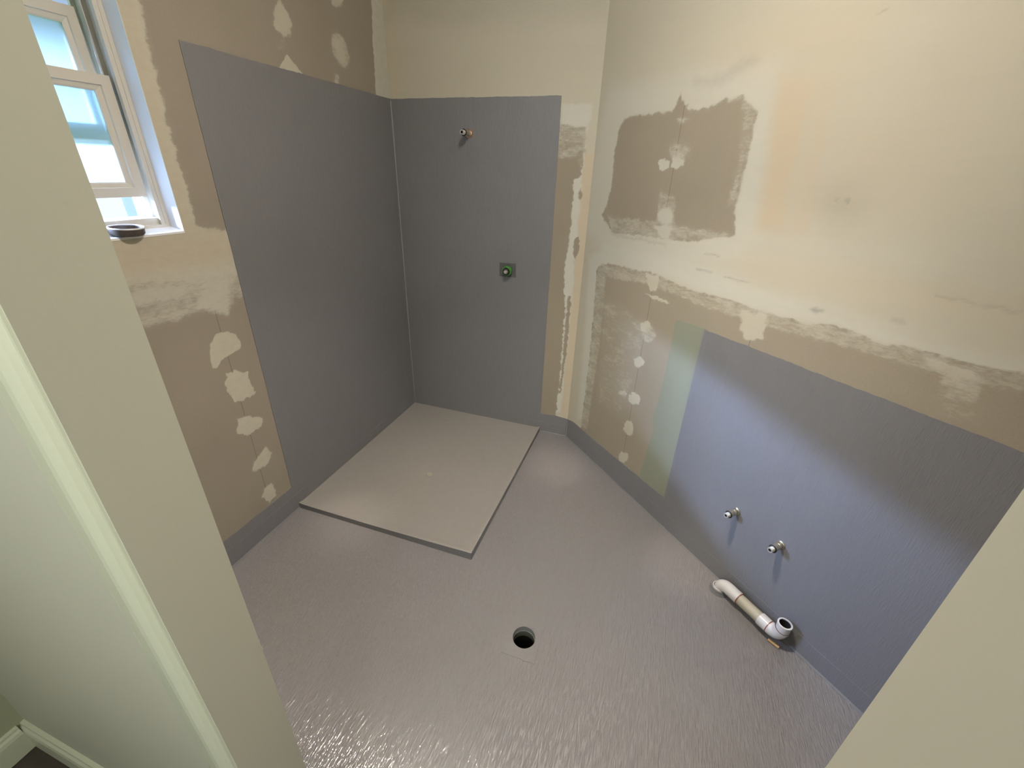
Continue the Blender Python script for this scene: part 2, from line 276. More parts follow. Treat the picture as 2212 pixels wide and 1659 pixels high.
# ------------------------------------------------------------------ compound and paper on the plasterboard, in wall coordinates (metres)
SH_R = [
 ('W',0.85,0.05,0.8,[(0.064,1.827),(0.352,1.814),(0.646,1.812),(0.855,1.802),(0.896,1.594),(0.938,1.309),(0.89,1.243),(0.14,1.156),(-0.02,1.223),(0.01,1.63)]),
 ('P',0.0,0.05,1,[(0.064,1.827),(0.352,1.814),(0.646,1.812),(0.855,1.802),(0.896,1.594),(0.938,1.309),(0.89,1.243),(0.14,1.156),(-0.02,1.223),(0.01,1.63)]),
 ('W',1,0.02,1,[(0.042,1.107),(0.173,1.172),(0.258,1.101),(0.173,1.03),(0.174,0.792),(0.167,0.527),(0.162,0.216),(0.093,0.177),(0.082,0.658)]),
 ('W',0.9,0.035,0.9,[(0.134,1.188),(0.581,1.216),(0.945,1.177),(1.164,1.165),(1.448,1.148),(1.621,1.152),(1.636,1.116),(1.456,1.103),(1.238,1.103),(0.937,1.088),(0.557,1.111),(0.191,1.089)]),
 ('W',0.7,0.02,0.8,[(0.228,1.242),(0.523,1.243),(0.728,1.264),(0.853,1.305),(0.89,1.243),(0.587,1.19),(0.241,1.182)]),
 ('P',1,0.03,1,[(0.862,1.753),(0.975,1.738),(1.004,1.345),(0.918,1.34)]),
 ('P',0.8,0.02,1,[(0.989,1.736),(1.031,1.73),(1.079,1.354),(1.028,1.34)]),
 ('P',0.5,0.12,0.8,[(0.642,1.825),(0.833,1.91),(1.075,1.873),(1.072,1.739),(0.886,1.749)]),
 ('P',0.4,0.15,0.8,[(1.031,1.695),(1.258,1.626),(1.319,1.465),(1.073,1.391)]),
 ('P',0.5,0.06,0.8,[(0.855,1.237),(1.044,1.27),(1.556,1.283),(1.578,1.23),(1.312,1.222),(0.941,1.192)]),
 ('W',0.6,0.1,0.7,[(0.938,1.309),(1.099,1.356),(1.371,1.326),(1.538,1.327),(1.556,1.283),(1.296,1.267),(0.975,1.243)]),
 ('D',0.16,0.06,1,[(1.194,1.436),(1.194,1.408),(1.174,1.389),(1.139,1.385),(1.104,1.4),(1.083,1.429),(1.085,1.458),(1.108,1.477),(1.142,1.478),(1.175,1.462)]),
 ('D',0.3,0.004,1,[(1.132,1.438),(1.132,1.434),(1.131,1.432),(1.128,1.432),(1.125,1.434),(1.122,1.437),(1.122,1.44),(1.124,1.443),(1.127,1.443),(1.13,1.441)]),
 ('D',0.5,0.004,1,[(1.163,1.439),(1.163,1.435),(1.162,1.432),(1.158,1.432),(1.154,1.434),(1.152,1.438),(1.152,1.442),(1.154,1.444),(1.157,1.445),(1.161,1.442)]),
 ('D',0.5,0.006,1,[(1.191,1.151),(1.189,1.147),(1.181,1.144),(1.171,1.142),(1.162,1.144),(1.158,1.147),(1.16,1.151),(1.168,1.155),(1.178,1.156),(1.187,1.155)]),
 ('D',0.25,0.008,1,[(1.39,1.173),(1.387,1.17),(1.379,1.168),(1.368,1.168),(1.358,1.17),(1.354,1.173),(1.357,1.177),(1.366,1.179),(1.377,1.178),(1.386,1.176)]),
 ('D',0.35,0.003,1,[(0.739,1.238),(0.806,1.241),(0.807,1.236),(0.741,1.233)]),
 ('D',0.35,0.003,1,[(0.715,1.179),(0.789,1.18),(0.791,1.175),(0.716,1.174)]),
 ('D',0.35,0.003,1,[(0.84,1.177),(0.94,1.178),(0.941,1.173),(0.842,1.172)]),
 ('D',0.3,0.005,1,[(1.416,1.255),(1.568,1.254),(1.57,1.249),(1.417,1.251)]),
 ('D',0.5,0.003,1,[(1.077,1.848),(1.099,1.848),(1.1,1.845),(1.078,1.846)]),
 ('D',0.22,0.02,1,[(0.534,1.79),(0.638,1.779),(0.745,1.82),(0.781,1.803),(0.661,1.761),(0.544,1.769)]),
 ('D',0.25,0.008,1,[(0.197,1.242),(0.543,1.244),(0.545,1.235),(0.199,1.232)]),
 ('M',0,0.014,1,[(0.186,1.694),(0.166,1.672),(0.151,1.584),(0.153,1.453),(0.141,1.364),(0.106,1.311),(0.196,1.248),(0.502,1.262),(0.665,1.271),(0.779,1.3),(0.843,1.318),(0.819,1.399),(0.82,1.546),(0.817,1.671),(0.751,1.711),(0.684,1.714),(0.628,1.695),(0.548,1.694),(0.486,1.745),(0.456,1.698),(0.248,1.703)]),
 ('M',0.42,0.012,1,[(0.751,1.711),(0.817,1.671),(0.82,1.546),(0.819,1.399),(0.789,1.394),(0.789,1.547)]),
 ('M',0.45,0.008,1,[(0.144,1.314),(0.477,1.321),(0.792,1.32),(0.845,1.311),(0.666,1.268),(0.197,1.244)]),
 ('M',1,0.006,0.95,[(0.49,1.525),(0.487,1.512),(0.473,1.504),(0.453,1.503),(0.435,1.511),(0.425,1.525),(0.428,1.538),(0.443,1.546),(0.462,1.546),(0.48,1.538)]),
 ('M',1,0.008,0.95,[(0.561,1.528),(0.546,1.514),(0.525,1.51),(0.506,1.516),(0.496,1.532),(0.5,1.55),(0.515,1.563),(0.536,1.567),(0.555,1.56),(0.564,1.545)]),
 ('M',0.5,0.014,0.9,[(0.586,1.571),(0.581,1.552),(0.555,1.54),(0.519,1.54),(0.485,1.553),(0.467,1.573),(0.474,1.593),(0.502,1.604),(0.538,1.603),(0.57,1.59)]),
 ('M',0.48,0.01,0.9,[(0.458,1.436),(0.556,1.417),(0.575,1.311),(0.469,1.29),(0.46,1.386)]),
 ('M',0.95,0.012,0.95,[(0.551,1.347),(0.548,1.331),(0.533,1.319),(0.51,1.317),(0.488,1.325),(0.477,1.34),(0.48,1.357),(0.497,1.368),(0.519,1.37),(0.54,1.362)]),
 ('M',0.8,0.008,0.9,[(0.46,1.303),(0.556,1.309),(0.551,1.27),(0.501,1.267)]),
 ('M',0.55,0.01,0.9,[(0.553,1.668),(0.548,1.662),(0.532,1.659),(0.509,1.66),(0.49,1.666),(0.481,1.673),(0.486,1.68),(0.503,1.683),(0.525,1.681),(0.544,1.675)]),
 ('M',0,0.012,1,[(0.119,1.075),(0.202,1.104),(0.485,1.115),(0.622,1.104),(0.73,1.094),(0.851,1.102),(0.924,1.101),(0.957,1.069),(1.038,1.093),(1.1,1.1),(1.186,1.1),(1.238,1.121),(1.366,1.107),(1.451,1.119),(1.542,1.12),(1.672,1.141),(1.775,0.889),(0.819,0.968),(0.817,0.14),(0.007,0.08),(0.126,0.099),(0.141,0.15),(0.145,0.412),(0.143,0.658),(0.134,0.835)]),
 ('M',0.47,0.008,1,[(0.153,1.095),(0.485,1.115),(0.73,1.094),(0.924,1.101),(1.101,1.096),(1.239,1.117),(1.366,1.107),(1.451,1.119),(1.542,1.12),(1.672,1.141),(1.689,1.098),(1.558,1.08),(1.467,1.076),(1.38,1.066),(1.256,1.067),(1.116,1.052),(0.949,1.05),(0.741,1.052),(0.496,1.068),(0.202,1.036)]),
 ('M',0.5,0.008,0.9,[(0.121,1.067),(0.198,1.09),(0.202,0.944),(0.215,0.705),(0.212,0.491),(0.2,0.159),(0.141,0.15),(0.145,0.412),(0.143,0.658),(0.134,0.835)]),
 ('M',0.42,0.03,0.8,[(0.184,0.94),(0.521,0.921),(0.519,0.675),(0.449,0.388),(0.257,0.371)]),
 ('M',0.9,0.006,0.95,[(0.46,1.11),(0.535,1.11),(0.539,1.053),(0.506,1.041)]),
 ('M',0.9,0.004,0.95,[(0.469,1.024),(0.55,1.031),(0.624,1.021),(0.608,1.015),(0.527,1.012)]),
 ('M',0.8,0.01,0.95,[(0.946,1.082),(1.032,1.091),(1.05,1.009),(0.986,0.987),(0.956,1.016)]),
 ('M',1,0.008,0.95,[(0.55,0.897),(0.548,0.88),(0.534,0.865),(0.513,0.858),(0.494,0.862),(0.484,0.876),(0.487,0.893),(0.501,0.908),(0.522,0.914),(0.54,0.91)]),
 ('M',0.55,0.01,0.9,[(0.587,0.875),(0.584,0.852),(0.566,0.831),(0.539,0.822),(0.514,0.827),(0.5,0.846),(0.504,0.87),(0.523,0.89),(0.549,0.899),(0.573,0.893)]),
 ('M',1,0.005,1,[(0.541,0.726),(0.539,0.71),(0.525,0.696),(0.505,0.688),(0.487,0.69),(0.478,0.701),(0.481,0.717),(0.495,0.732),(0.514,0.74),(0.532,0.738)]),
 ('M',1,0.009,0.95,[(0.559,0.547),(0.557,0.525),(0.54,0.504),(0.516,0.491),(0.494,0.493),(0.482,0.508),(0.485,0.531),(0.502,0.552),(0.526,0.563),(0.548,0.561)]),
 ('M',0.7,0.006,0.9,[(0.469,0.526),(0.461,0.517),(0.445,0.509),(0.425,0.505),(0.41,0.507),(0.405,0.513),(0.413,0.523),(0.431,0.531),(0.45,0.535),(0.465,0.533)]),
 ('M',1,0.007,0.95,[(0.552,0.381),(0.551,0.354),(0.538,0.329),(0.517,0.317),(0.496,0.322),(0.484,0.342),(0.486,0.37),(0.5,0.395),(0.52,0.406),(0.54,0.401)]),
 ('M',0.9,0.01,0.95,[(0.551,0.204),(0.549,0.181),(0.534,0.157),(0.513,0.142),(0.492,0.142),(0.481,0.157),(0.483,0.181),(0.499,0.205),(0.52,0.219),(0.54,0.219)]),
 ('M',0.62,0.008,0.9,[(1.575,1.06),(1.571,1.039),(1.555,1.026),(1.533,1.027),(1.513,1.041),(1.503,1.064),(1.508,1.085),(1.525,1.097),(1.547,1.096),(1.566,1.082)]),
 ('M',0.9,0.02,0.8,[(1.561,1.082),(1.559,1.072),(1.549,1.065),(1.536,1.064),(1.523,1.07),(1.517,1.08),(1.52,1.09),(1.53,1.097),(1.543,1.097),(1.555,1.092)]),
 ('M',1,0.003,1,[(1.54,1.068),(1.54,1.064),(1.538,1.062),(1.536,1.06),(1.533,1.061),(1.531,1.064),(1.531,1.067),(1.532,1.07),(1.535,1.071),(1.538,1.07)]),
 ('M',0.44,0.02,0.8,[(1.495,1.025),(1.498,1.089),(1.574,1.087),(1.596,0.99),(1.523,0.975)]),
 ('M',0.7,0.01,0.9,[(1.492,1.098),(1.489,1.093),(1.482,1.09),(1.472,1.091),(1.464,1.094),(1.46,1.1),(1.463,1.105),(1.47,1.107),(1.48,1.107),(1.488,1.103)]),
 ('G',1,0.003,1,[(0.674,0.966),(0.832,0.975),(0.83,0.123),(0.647,0.151),(0.658,0.31),(0.676,0.438),(0.654,0.5),(0.669,0.604),(0.673,0.762)]),
 ('M',0,0.003,1,[(0.674,0.966),(0.832,0.975),(0.83,0.123),(0.647,0.151),(0.658,0.31),(0.676,0.438),(0.654,0.5),(0.669,0.604),(0.673,0.762)]),
]
SH_L = [
 ('W',0.3,0.05,1,[(-1.362,1.822),(-1.189,1.869),(-1.209,1.307),(-1.094,1.105),(-1.576,1.075),(-1.552,1.421)]),
 ('P',0.6,0.06,1,[(-1.476,1.282),(-1.122,1.262),(-1.103,1.173),(-1.48,1.169)]),
 ('P',0.4,0.04,1,[(-1.251,1.852),(-1.202,1.865),(-1.214,1.39),(-1.218,1.28),(-1.255,1.284)]),
 ('M',1,0.016,1,[(-1.348,1.86),(-1.179,1.91),(-1.189,1.869),(-1.195,1.767),(-1.201,1.656),(-1.206,1.558),(-1.204,1.475),(-1.202,1.387),(-1.208,1.3),(-1.168,1.283),(-1.047,1.265),(-1.056,1.098),(-1.061,1.078),(-1.485,1.131),(-1.534,1.193)]),
 ('M',0.55,0.02,1,[(-1.474,1.162),(-1.099,1.123),(-1.051,1.114),(-1.075,1.032),(-1.131,1.032),(-1.178,0.985),(-1.264,1.026),(-1.348,1.018),(-1.474,1.022),(-1.464,1.126)]),
 ('M',0.8,0.02,0.9,[(-1.261,1.116),(-1.139,1.114),(-1.183,0.999),(-1.278,1.036)]),
 ('M',0.75,0.02,0.9,[(-1.485,1.131),(-1.266,1.125),(-1.275,1.099),(-1.475,1.094)]),
 ('W',0.7,0.02,1,[(-1.202,1.865),(-1.176,1.872),(-1.193,1.306),(-1.224,1.309)]),
 ('W',0.8,0.03,1,[(-1.464,1.192),(-1.085,1.17),(-1.104,0.931),(-1.497,0.993)]),
 ('M',1,0.003,1,[(-1.208,0.935),(-1.171,0.912),(-1.16,0.865),(-1.172,0.851),(-1.21,0.846),(-1.254,0.84),(-1.275,0.817),(-1.292,0.824),(-1.289,0.868),(-1.277,0.907),(-1.249,0.934)]),
 ('M',1,0.004,1,[(-1.247,0.787),(-1.206,0.779),(-1.166,0.752),(-1.169,0.703),(-1.155,0.659),(-1.205,0.654),(-1.245,0.658),(-1.266,0.709),(-1.265,0.751)]),
 ('M',1,0.006,1,[(-1.26,0.594),(-1.204,0.582),(-1.154,0.533),(-1.177,0.503),(-1.237,0.506),(-1.276,0.54)]),
 ('M',0.9,0.007,1,[(-1.172,0.41),(-1.154,0.36),(-1.177,0.331),(-1.231,0.328),(-1.265,0.346),(-1.249,0.377)]),
 ('M',0.85,0.008,1,[(-1.189,0.23),(-1.183,0.158),(-1.232,0.148),(-1.255,0.198),(-1.234,0.232)]),
 ('M',0.8,0.01,1,[(-0.7,1.983),(-0.668,2.017),(-0.636,1.983),(-0.622,1.95),(-0.64,1.914),(-0.68,1.9),(-0.715,1.927)]),
 ('M',1,0.003,1,[(-0.675,1.852),(-0.606,1.8),(-0.617,1.783),(-0.734,1.795)]),
 ('M',0.62,0.012,1,[(-0.301,1.95),(-0.295,1.911),(-0.314,1.878),(-0.35,1.866),(-0.387,1.879),(-0.412,1.91),(-0.416,1.947),(-0.398,1.977),(-0.365,1.99),(-0.327,1.98)]),
 ('M',0.8,0.012,1,[(-0.331,1.932),(-0.324,1.904),(-0.329,1.882),(-0.345,1.877),(-0.364,1.889),(-0.38,1.914),(-0.387,1.942),(-0.382,1.962),(-0.367,1.968),(-0.347,1.957)]),
 ('M',0.75,0.009,1,[(-0.29,2.11),(-0.302,2.093),(-0.326,2.078),(-0.353,2.071),(-0.372,2.074),(-0.376,2.087),(-0.365,2.104),(-0.342,2.119),(-0.315,2.126),(-0.295,2.123)]),
 ('M',0.6,0.008,1,[(-0.382,1.821),(-0.389,1.806),(-0.402,1.795),(-0.416,1.793),(-0.424,1.8),(-0.425,1.814),(-0.418,1.828),(-0.405,1.839),(-0.392,1.841),(-0.383,1.834)]),
 ('M',0.42,0.01,1,[(-0.666,1.885),(-0.674,1.873),(-0.69,1.864),(-0.707,1.86),(-0.719,1.864),(-0.721,1.873),(-0.714,1.884),(-0.698,1.893),(-0.681,1.897),(-0.669,1.894)]),
 ('M',1,0.004,1,[(-0.084,2.234),(0.031,2.268),(0.015,1.707),(-0.126,1.79),(-0.109,1.994)]),
 ('W',1,0.01,1,[(-0.156,2.213),(0.071,2.28),(0.015,1.707),(-0.172,1.784)]),
]
SH_B = [
 ('W',0.4,0.1,1,[(0.019,2.258),(1.091,2.183),(1.072,2.036),(0.012,2.088)]),
 ('D',0.2,0.06,1,[(0.019,2.258),(1.091,2.183),(1.068,2.067),(0.414,2.068),(0.016,2.123)]),
 ('P',0.35,0.01,1,[(0.019,2.258),(-0.034,2.194),(0.005,1.797),(0.068,1.802),(0.061,2.188)]),
 ('W',1,0.006,1,[(0.906,1.767),(1.044,1.766),(1.027,1.573),(1.038,1.331),(1.024,1.084),(1.043,0.839),(1.025,0.564),(1.031,0.166),(0.967,0.152),(0.903,1.214)]),
 ('P',0.8,0.004,1,[(1.027,1.573),(1.088,1.574),(1.107,0.996),(1.107,0.215),(1.079,0.077),(1.033,0.133),(1.036,0.566),(1.029,1.084)]),
 ('M',0,0.008,1,[(0.865,1.58),(0.921,1.591),(1.019,1.581),(1.024,1.475),(0.989,1.456),(0.992,1.333),(0.993,1.213),(0.982,1.088),(0.976,0.983),(1.0,0.829),(1.002,0.52),(1.003,0.33),(1.001,0.166),(0.991,0.022),(0.855,-0.01)]),
 ('M',0.45,0.012,1,[(0.857,1.689),(0.934,1.689),(1.028,1.682),(1.035,1.573),(0.981,1.543),(0.867,1.547)]),
 ('M',0.1,0.006,1,[(1.045,1.143),(1.043,1.107),(1.036,1.085),(1.027,1.085),(1.019,1.108),(1.017,1.143),(1.019,1.178),(1.026,1.199),(1.035,1.199),(1.042,1.177)]),
 ('M',0.3,0.006,1,[(1.036,1.398),(1.036,1.381),(1.032,1.37),(1.027,1.37),(1.021,1.38),(1.018,1.397),(1.018,1.414),(1.021,1.425),(1.027,1.425),(1.032,1.415)]),
 ('M',0.15,0.004,1,[(1.008,0.886),(1.028,0.889),(1.034,0.65),(1.024,0.447),(1.02,0.293),(1.009,0.291),(1.011,0.475)]),
 ('M',0.35,0.006,1,[(1.028,1.544),(1.028,1.514),(1.023,1.496),(1.015,1.495),(1.006,1.514),(1.001,1.544),(1.001,1.573),(1.005,1.592),(1.014,1.592),(1.022,1.574)]),
]
def vnoise(U, Z, scale, seed):
    """smooth value noise, three octaves, about -0.5..0.5"""
    r = np.random.RandomState(seed % 9973); T = r.rand(64, 64)-0.5; out = 0; a = 1.0
    for o in range(3):
        x = U*scale+17.3*o; y = Z*scale+5.1*o; xi = np.floor(x).astype(int); yi = np.floor(y).astype(int); fx = x-xi; fy = y-yi
        fx = fx*fx*(3-2*fx); fy = fy*fy*(3-2*fy); g = lambda i, j: T[(xi+i) % 64, (yi+j) % 64]
        out = out+a*((g(0, 0)*(1-fx)+g(1, 0)*fx)*(1-fy)+(g(0, 1)*(1-fx)+g(1, 1)*fx)*fy); a *= 0.55; scale *= 2.1
    return out
def sdist(U, Z, poly):
    """signed distance to polygon, negative inside"""
    P = np.array(poly, float); n = len(P); d2 = np.full(U.shape, 1e9); inside = np.zeros(U.shape, bool)
    for i in range(n):
        a = P[i]; b = P[(i+1) % n]; e = b-a; L2 = max(float(e@e), 1e-12)
        t = np.clip(((U-a[0])*e[0]+(Z-a[1])*e[1])/L2, 0, 1)
        d2 = np.minimum(d2, (U-a[0]-t*e[0])**2+(Z-a[1]-t*e[1])**2)
        c = (a[1] > Z) != (b[1] > Z)
        with np.errstate(divide='ignore', invalid='ignore'):
            xi = (b[0]-a[0])*(Z-a[1])/(b[1]-a[1]+1e-15)+a[0]
        inside ^= c & (U < xi)
    return np.where(inside, -1, 1)*np.sqrt(d2)
def axis(lo, f0, f1, hi, fine, coarse, extra=()):
    a = list(np.arange(lo, f0, coarse)) + list(np.arange(f0, f1, fine)) + list(np.arange(f1, hi, coarse)) + [hi] + list(extra)
    a = sorted(set(round(float(v), 4) for v in a)); out = [a[0]]
    for v in a[1:]:
        if v-out[-1] < 0.0012:
            if v in extra: out[-1] = v
            continue
        out.append(v)
    return np.array(out)
def wall_grid(name, us, zs, place, shapes, base, mat, hole=None, slabs=()):
    """a fine grid on the wall face carrying the compound fields; slabs = solid boxes behind it (u0,u1,z0,z1)"""
    U, Z = np.meshgrid(us, zs, indexing='ij'); F = {k: np.full(U.shape, v, float) for k, v in base.items()}
    for c, v, soft, wt, poly in shapes:
        P = np.array(poly); pad = soft*2+0.01
        i0, i1 = np.searchsorted(us, [P[:, 0].min()-pad, P[:, 0].max()+pad]); j0, j1 = np.searchsorted(zs, [P[:, 1].min()-pad, P[:, 1].max()+pad])
        if i1 <= i0 or j1 <= j0: continue
        sl = (slice(i0, i1), slice(j0, j1)); uu, zz = U[sl], Z[sl]; wa = 0.0 if c == 'G' else (0.0035 if soft > 0.0035 else 0.0015)
        sd = len(poly)*7+int(abs(poly[0][0])*1000)
        wu = uu+wa*3*vnoise(uu, zz, 60, sd); wz = zz+wa*3*vnoise(uu, zz, 60, sd+5)
        d = sdist(wu, wz, poly)
        t = np.clip(0.5-d/(2*soft), 0, 1); t = t*t*(3-2*t)*wt
        F[c][sl] = F[c][sl]*(1-t)+v*t
    nu, nz = len(us), len(zs); idx = np.arange(nu*nz).reshape(nu, nz)
    q = np.stack([idx[:-1, :-1], idx[1:, :-1], idx[1:, 1:], idx[:-1, 1:]], -1).reshape(-1, 4)
    if hole:
        uc = ((us[:-1]+us[1:])/2)[:, None]+0*zs[None, :-1]; zc = ((zs[:-1]+zs[1:])/2)[None, :]+0*us[:-1, None]
        keep = ~((uc > hole[0]) & (uc < hole[1]) & (zc > hole[2]) & (zc < hole[3])); q = q[keep.reshape(-1)]
    co = place(U.reshape(-1), Z.reshape(-1), 0.0); pos = np.stack([U.reshape(-1), 0*U.reshape(-1), Z.reshape(-1)], 1)
    n0 = len(co); faces = [q]
    cos = [co]; poss = [pos]
    for (u0, u1, z0, z1, t0, t1) in slabs:
        uu = np.array([u0, u1, u1, u0]*2); zz = np.array([z0, z0, z1, z1]*2); tt = np.array([t0]*4+[t1]*4)
        cos.append(place(uu, zz, tt)); poss.append(np.stack([uu, 0*uu, zz], 1))
        faces.append(np.array([(0,3,2,1),(4,5,6,7),(0,1,5,4),(1,2,6,5),(2,3,7,6),(3,0,4,7)])+n0); n0 += 8
    co = np.concatenate(cos); pos = np.concatenate(poss); q = np.concatenate(faces); extra = len(co)-nu*nz
    me = bpy.data.meshes.new(name); me.vertices.add(len(co)); me.vertices.foreach_set('co', co.astype(np.float32).ravel())
    me.loops.add(len(q)*4); me.loops.foreach_set('vertex_index', q.astype(np.int32).ravel())
    me.polygons.add(len(q)); me.polygons.foreach_set('loop_start', np.arange(0, len(q)*4, 4, dtype=np.int32))
    me.update(calc_edges=True); me.validate()
    def put(nm, chans):
        at = me.attributes.new(nm, 'FLOAT_COLOR', 'POINT')
        arr = np.ones((len(co), 4), np.float32)
        for k, c in enumerate(chans):
            arr[:, k] = np.concatenate([F[c].reshape(-1), np.full(extra, base[c])]) if c else 0
        at.data.foreach_set('color', arr.ravel())
    put('skim', ('M', 'W', 'P')); put('tint', ('G', 'D', None))
    at = me.attributes.new('wallpos', 'FLOAT_VECTOR', 'POINT'); at.data.foreach_set('vector', pos.astype(np.float32).ravel())
    o = link(name, me, mat); tag(o, kind='structure'); return o
pl_left = lambda u, z, t: np.stack([0*u-t, u, z], 1)
pl_back = lambda u, z, t: np.stack([u, 0*u+t, z], 1)
pl_right = lambda u, z, t: np.stack([XR+u*S45+t*S45, -u*S45+t*S45, z], 1)
CH = 2.40                                     # ceiling height
YB = -2.015; YF = -2.084                      # bathroom face and hall face of the doorway wall
DX0, DX1, DZ = 0.98, 1.652, 2.06              # doorway opening
WY0, WY1, WZ0, WZ1 = -1.90, -1.25, 1.285, 1.905  # window opening in the left wall
SMAX = -YB/S45
# left wall
wl = wall_grid('wall_left', axis(YB, -1.62, 0.0, 0.0, 0.005, 0.05, (WY0, WY1)), axis(0, 0.0, 2.26, CH, 0.005, 0.05, (WZ0, WZ1)),
   pl_left, SH_L, dict(M=0, W=0.4, P=0, G=0, D=0), plaster('plasterboard_left', 0, [(-1.2255, 0.20, 1.02)], 3.1, boards=(0.318, 0.280, 0.226), thin=0.84), hole=(WY0, WY1, WZ0, WZ1),
   slabs=[(YB, WY0, 0, CH, .0005, .12), (WY1, 0.12, 0, CH, .0005, .12), (WY0, WY1, 0, WZ0-.004, .0005, .12), (WY0, WY1, WZ1, CH, .0005, .12)])
wb = wall_grid('wall_back', axis(0, 0.0, XR, XR, 0.005, 0.05), axis(0, 0.12, 2.26, CH, 0.005, 0.05),
   pl_back, SH_B, dict(M=1, W=0.25, P=0, G=0, D=0), plaster('plasterboard_back', 0, [(0.9015, 1.80, 1.87)], 7.7),
   slabs=[(0.0, XR+.05, 0, CH, .0005, .12)])
wr = wall_grid('wall_right', axis(0, 0.0, 2.0, SMAX, 0.005, 0.05), axis(0, 0.12, 2.26, CH, 0.005, 0.05),
   pl_right, SH_R, dict(M=1, W=0.2, P=0, G=0, D=0), plaster('plasterboard_right', 0, [(0.514, 0.15, 1.72), (1.004, 0.94, 1.0)], 0.0, boards=(0.33, 0.288, 0.22)),
   slabs=[(0.0, SMAX+.1, 0, CH, .0005, .12)])
# ------------------------------------------------------------------ waterproofing coats on the walls
def coat(name, outline, place, parent, th=0.0022, jitter=0.0016, seed=1, rough_edges=None, label=None):
    """a painted coat: outline polygon in wall coordinates, edges slightly ragged, given a real thickness"""
    rnd = random.Random(seed); pts = []
    n = len(outline)
    for i in range(n):
        a = outline[i]; b = outline[(i+1) % n]; L = math.dist(a[:2], b[:2]); k = max(1, int(L/0.012)) if (a[2] if len(a) > 2 else 0) else 1
        j = 0
        for q in range(k):
            t = q/k; x = a[0]+(b[0]-a[0])*t; z = a[1]+(b[1]-a[1])*t
            if q and k > 1:
                nx, nz = -(b[1]-a[1])/L, (b[0]-a[0])/L; j = 0.6*j+rnd.gauss(0, jitter*0.5)*(a[2]); x += nx*j; z += nz*j
            pts.append((x, z))
    bm = bmesh.new(); P = np.array(pts)
    fr = place(P[:, 0], P[:, 1], np.full(len(P), -th)); bk = place(P[:, 0], P[:, 1], np.full(len(P), -0.0003))
    vf = [bm.verts.new(p) for p in fr]; vb = [bm.verts.new(p) for p in bk]
    for i in range(len(P)): bm.faces.new((vf[i], vf[(i+1) % len(P)], vb[(i+1) % len(P)], vb[i]))
    es = [bm.edges.get((vf[i], vf[(i+1) % len(P)])) for i in range(len(P))]
    bmesh.ops.triangle_fill(bm, edges=es, use_beauty=True)
    o = bobj(name, bm, M_wallm, parent)
    if label: tag(o, label)
    return o
ZB = 0.148
coat('waterproofing_membrane', [(0, 0, 0), (0, 1.80, 0.7), (-1.1033, 1.802, 0.3), (-1.1025, 0.134, 1.0), (-1.45, 0.139, 1.0), (YB, 0.140, 0), (YB, 0, 0)], pl_left, wl, seed=3,
     label='dark grey waterproofing coat on the left wall, shower height')
coat('waterproofing_membrane', [(0, 0, 0), (0, 1.80, 0.7), (0.9, 1.80, 0.3), (0.9015, 0.128, 0.8), (0.985, 0.134, 0.8), (XR, 0.124, 0), (XR, 0, 0)], pl_back, wb, seed=5,
     label='dark grey waterproofing coat on the back wall behind the shower pipes')
coat('waterproofing_membrane', [(0, 0, 0), (0, 0.124, 0.8), (0.07, 0.140, 1.0), (0.30, 0.139, 1.0), (0.8164, 0.154, 0.3), (0.8164, 0.971, 0.8), (SMAX, 0.971, 0), (SMAX, 0, 0)], pl_right, wr, seed=8,
     label='blue-grey waterproofing coat on the right wall behind the basin pipes')
# reinforcing band and silicone fillet low on the walls and in the corner
def strip(name, u0, u1, z1, place, parent, th=0.0029, mat=None):
    bm = bmesh.new(); rnd = random.Random(int(u1*100)); n = max(2, int(abs(u1-u0)/0.015)); prof = [(0.0022, z1), (th, z1-0.002), (th, 0.007), (0.007, 0.001)]
    rows = []
    for k in range(n+1):
        u = u0+(u1-u0)*k/n; dz = rnd.gauss(0, 0.0008)
        rows.append([bm.verts.new(place(np.array([u]), np.array([z+(dz if i < 2 else 0)]), np.array([-t]))[0]) for i, (t, z) in enumerate(prof)])
    for a, b in zip(rows[:-1], rows[1:]):
        for i in range(len(prof)-1): bm.faces.new((a[i], b[i], b[i+1], a[i+1]))
    return bobj(name, bm, mat or M_wallm, parent)
strip('reinforcing_band', 0.0, YB, 0.085, pl_left, wl)
strip('reinforcing_band', 0.0, XR, 0.075, pl_back, wb)
strip('reinforcing_band', 0.0, SMAX, 0.080, pl_right, wr)
bm = bmesh.new(); rnd = random.Random(4); rows = []
for k in range(120):
    z = 0.02+1.77*k/119; r = 0.0045+rnd.gauss(0, 0.0004)
    rows.append([bm.verts.new((0.002+r, -0.002, z)), bm.verts.new((0.002+r*.35, -0.002-r*.35, z)), bm.verts.new((0.002, -0.002-r, z))])
for a, b in zip(rows[:-1], rows[1:]):
    for i in range(2): bm.faces.new((a[i], a[i+1], b[i+1], b[i]))
M_fillet = mat('pale_grey_sealant', (0.24, 0.24, 0.23), 0.4, bump=0.0004, bscale=200)
bobj('corner_sealant', bm, M_fillet, wb, smooth=True)
bm = bmesh.new(); lathe(bm, [(0.0006, 0.01), (0.0060, 0.01), (0.0060, 0.115), (0.0006, 0.117)], 10, Matrix.Translation((XR+0.0015, -0.0035, 0)))
bobj('corner_sealant', bm, M_wallm, wr, smooth=True)
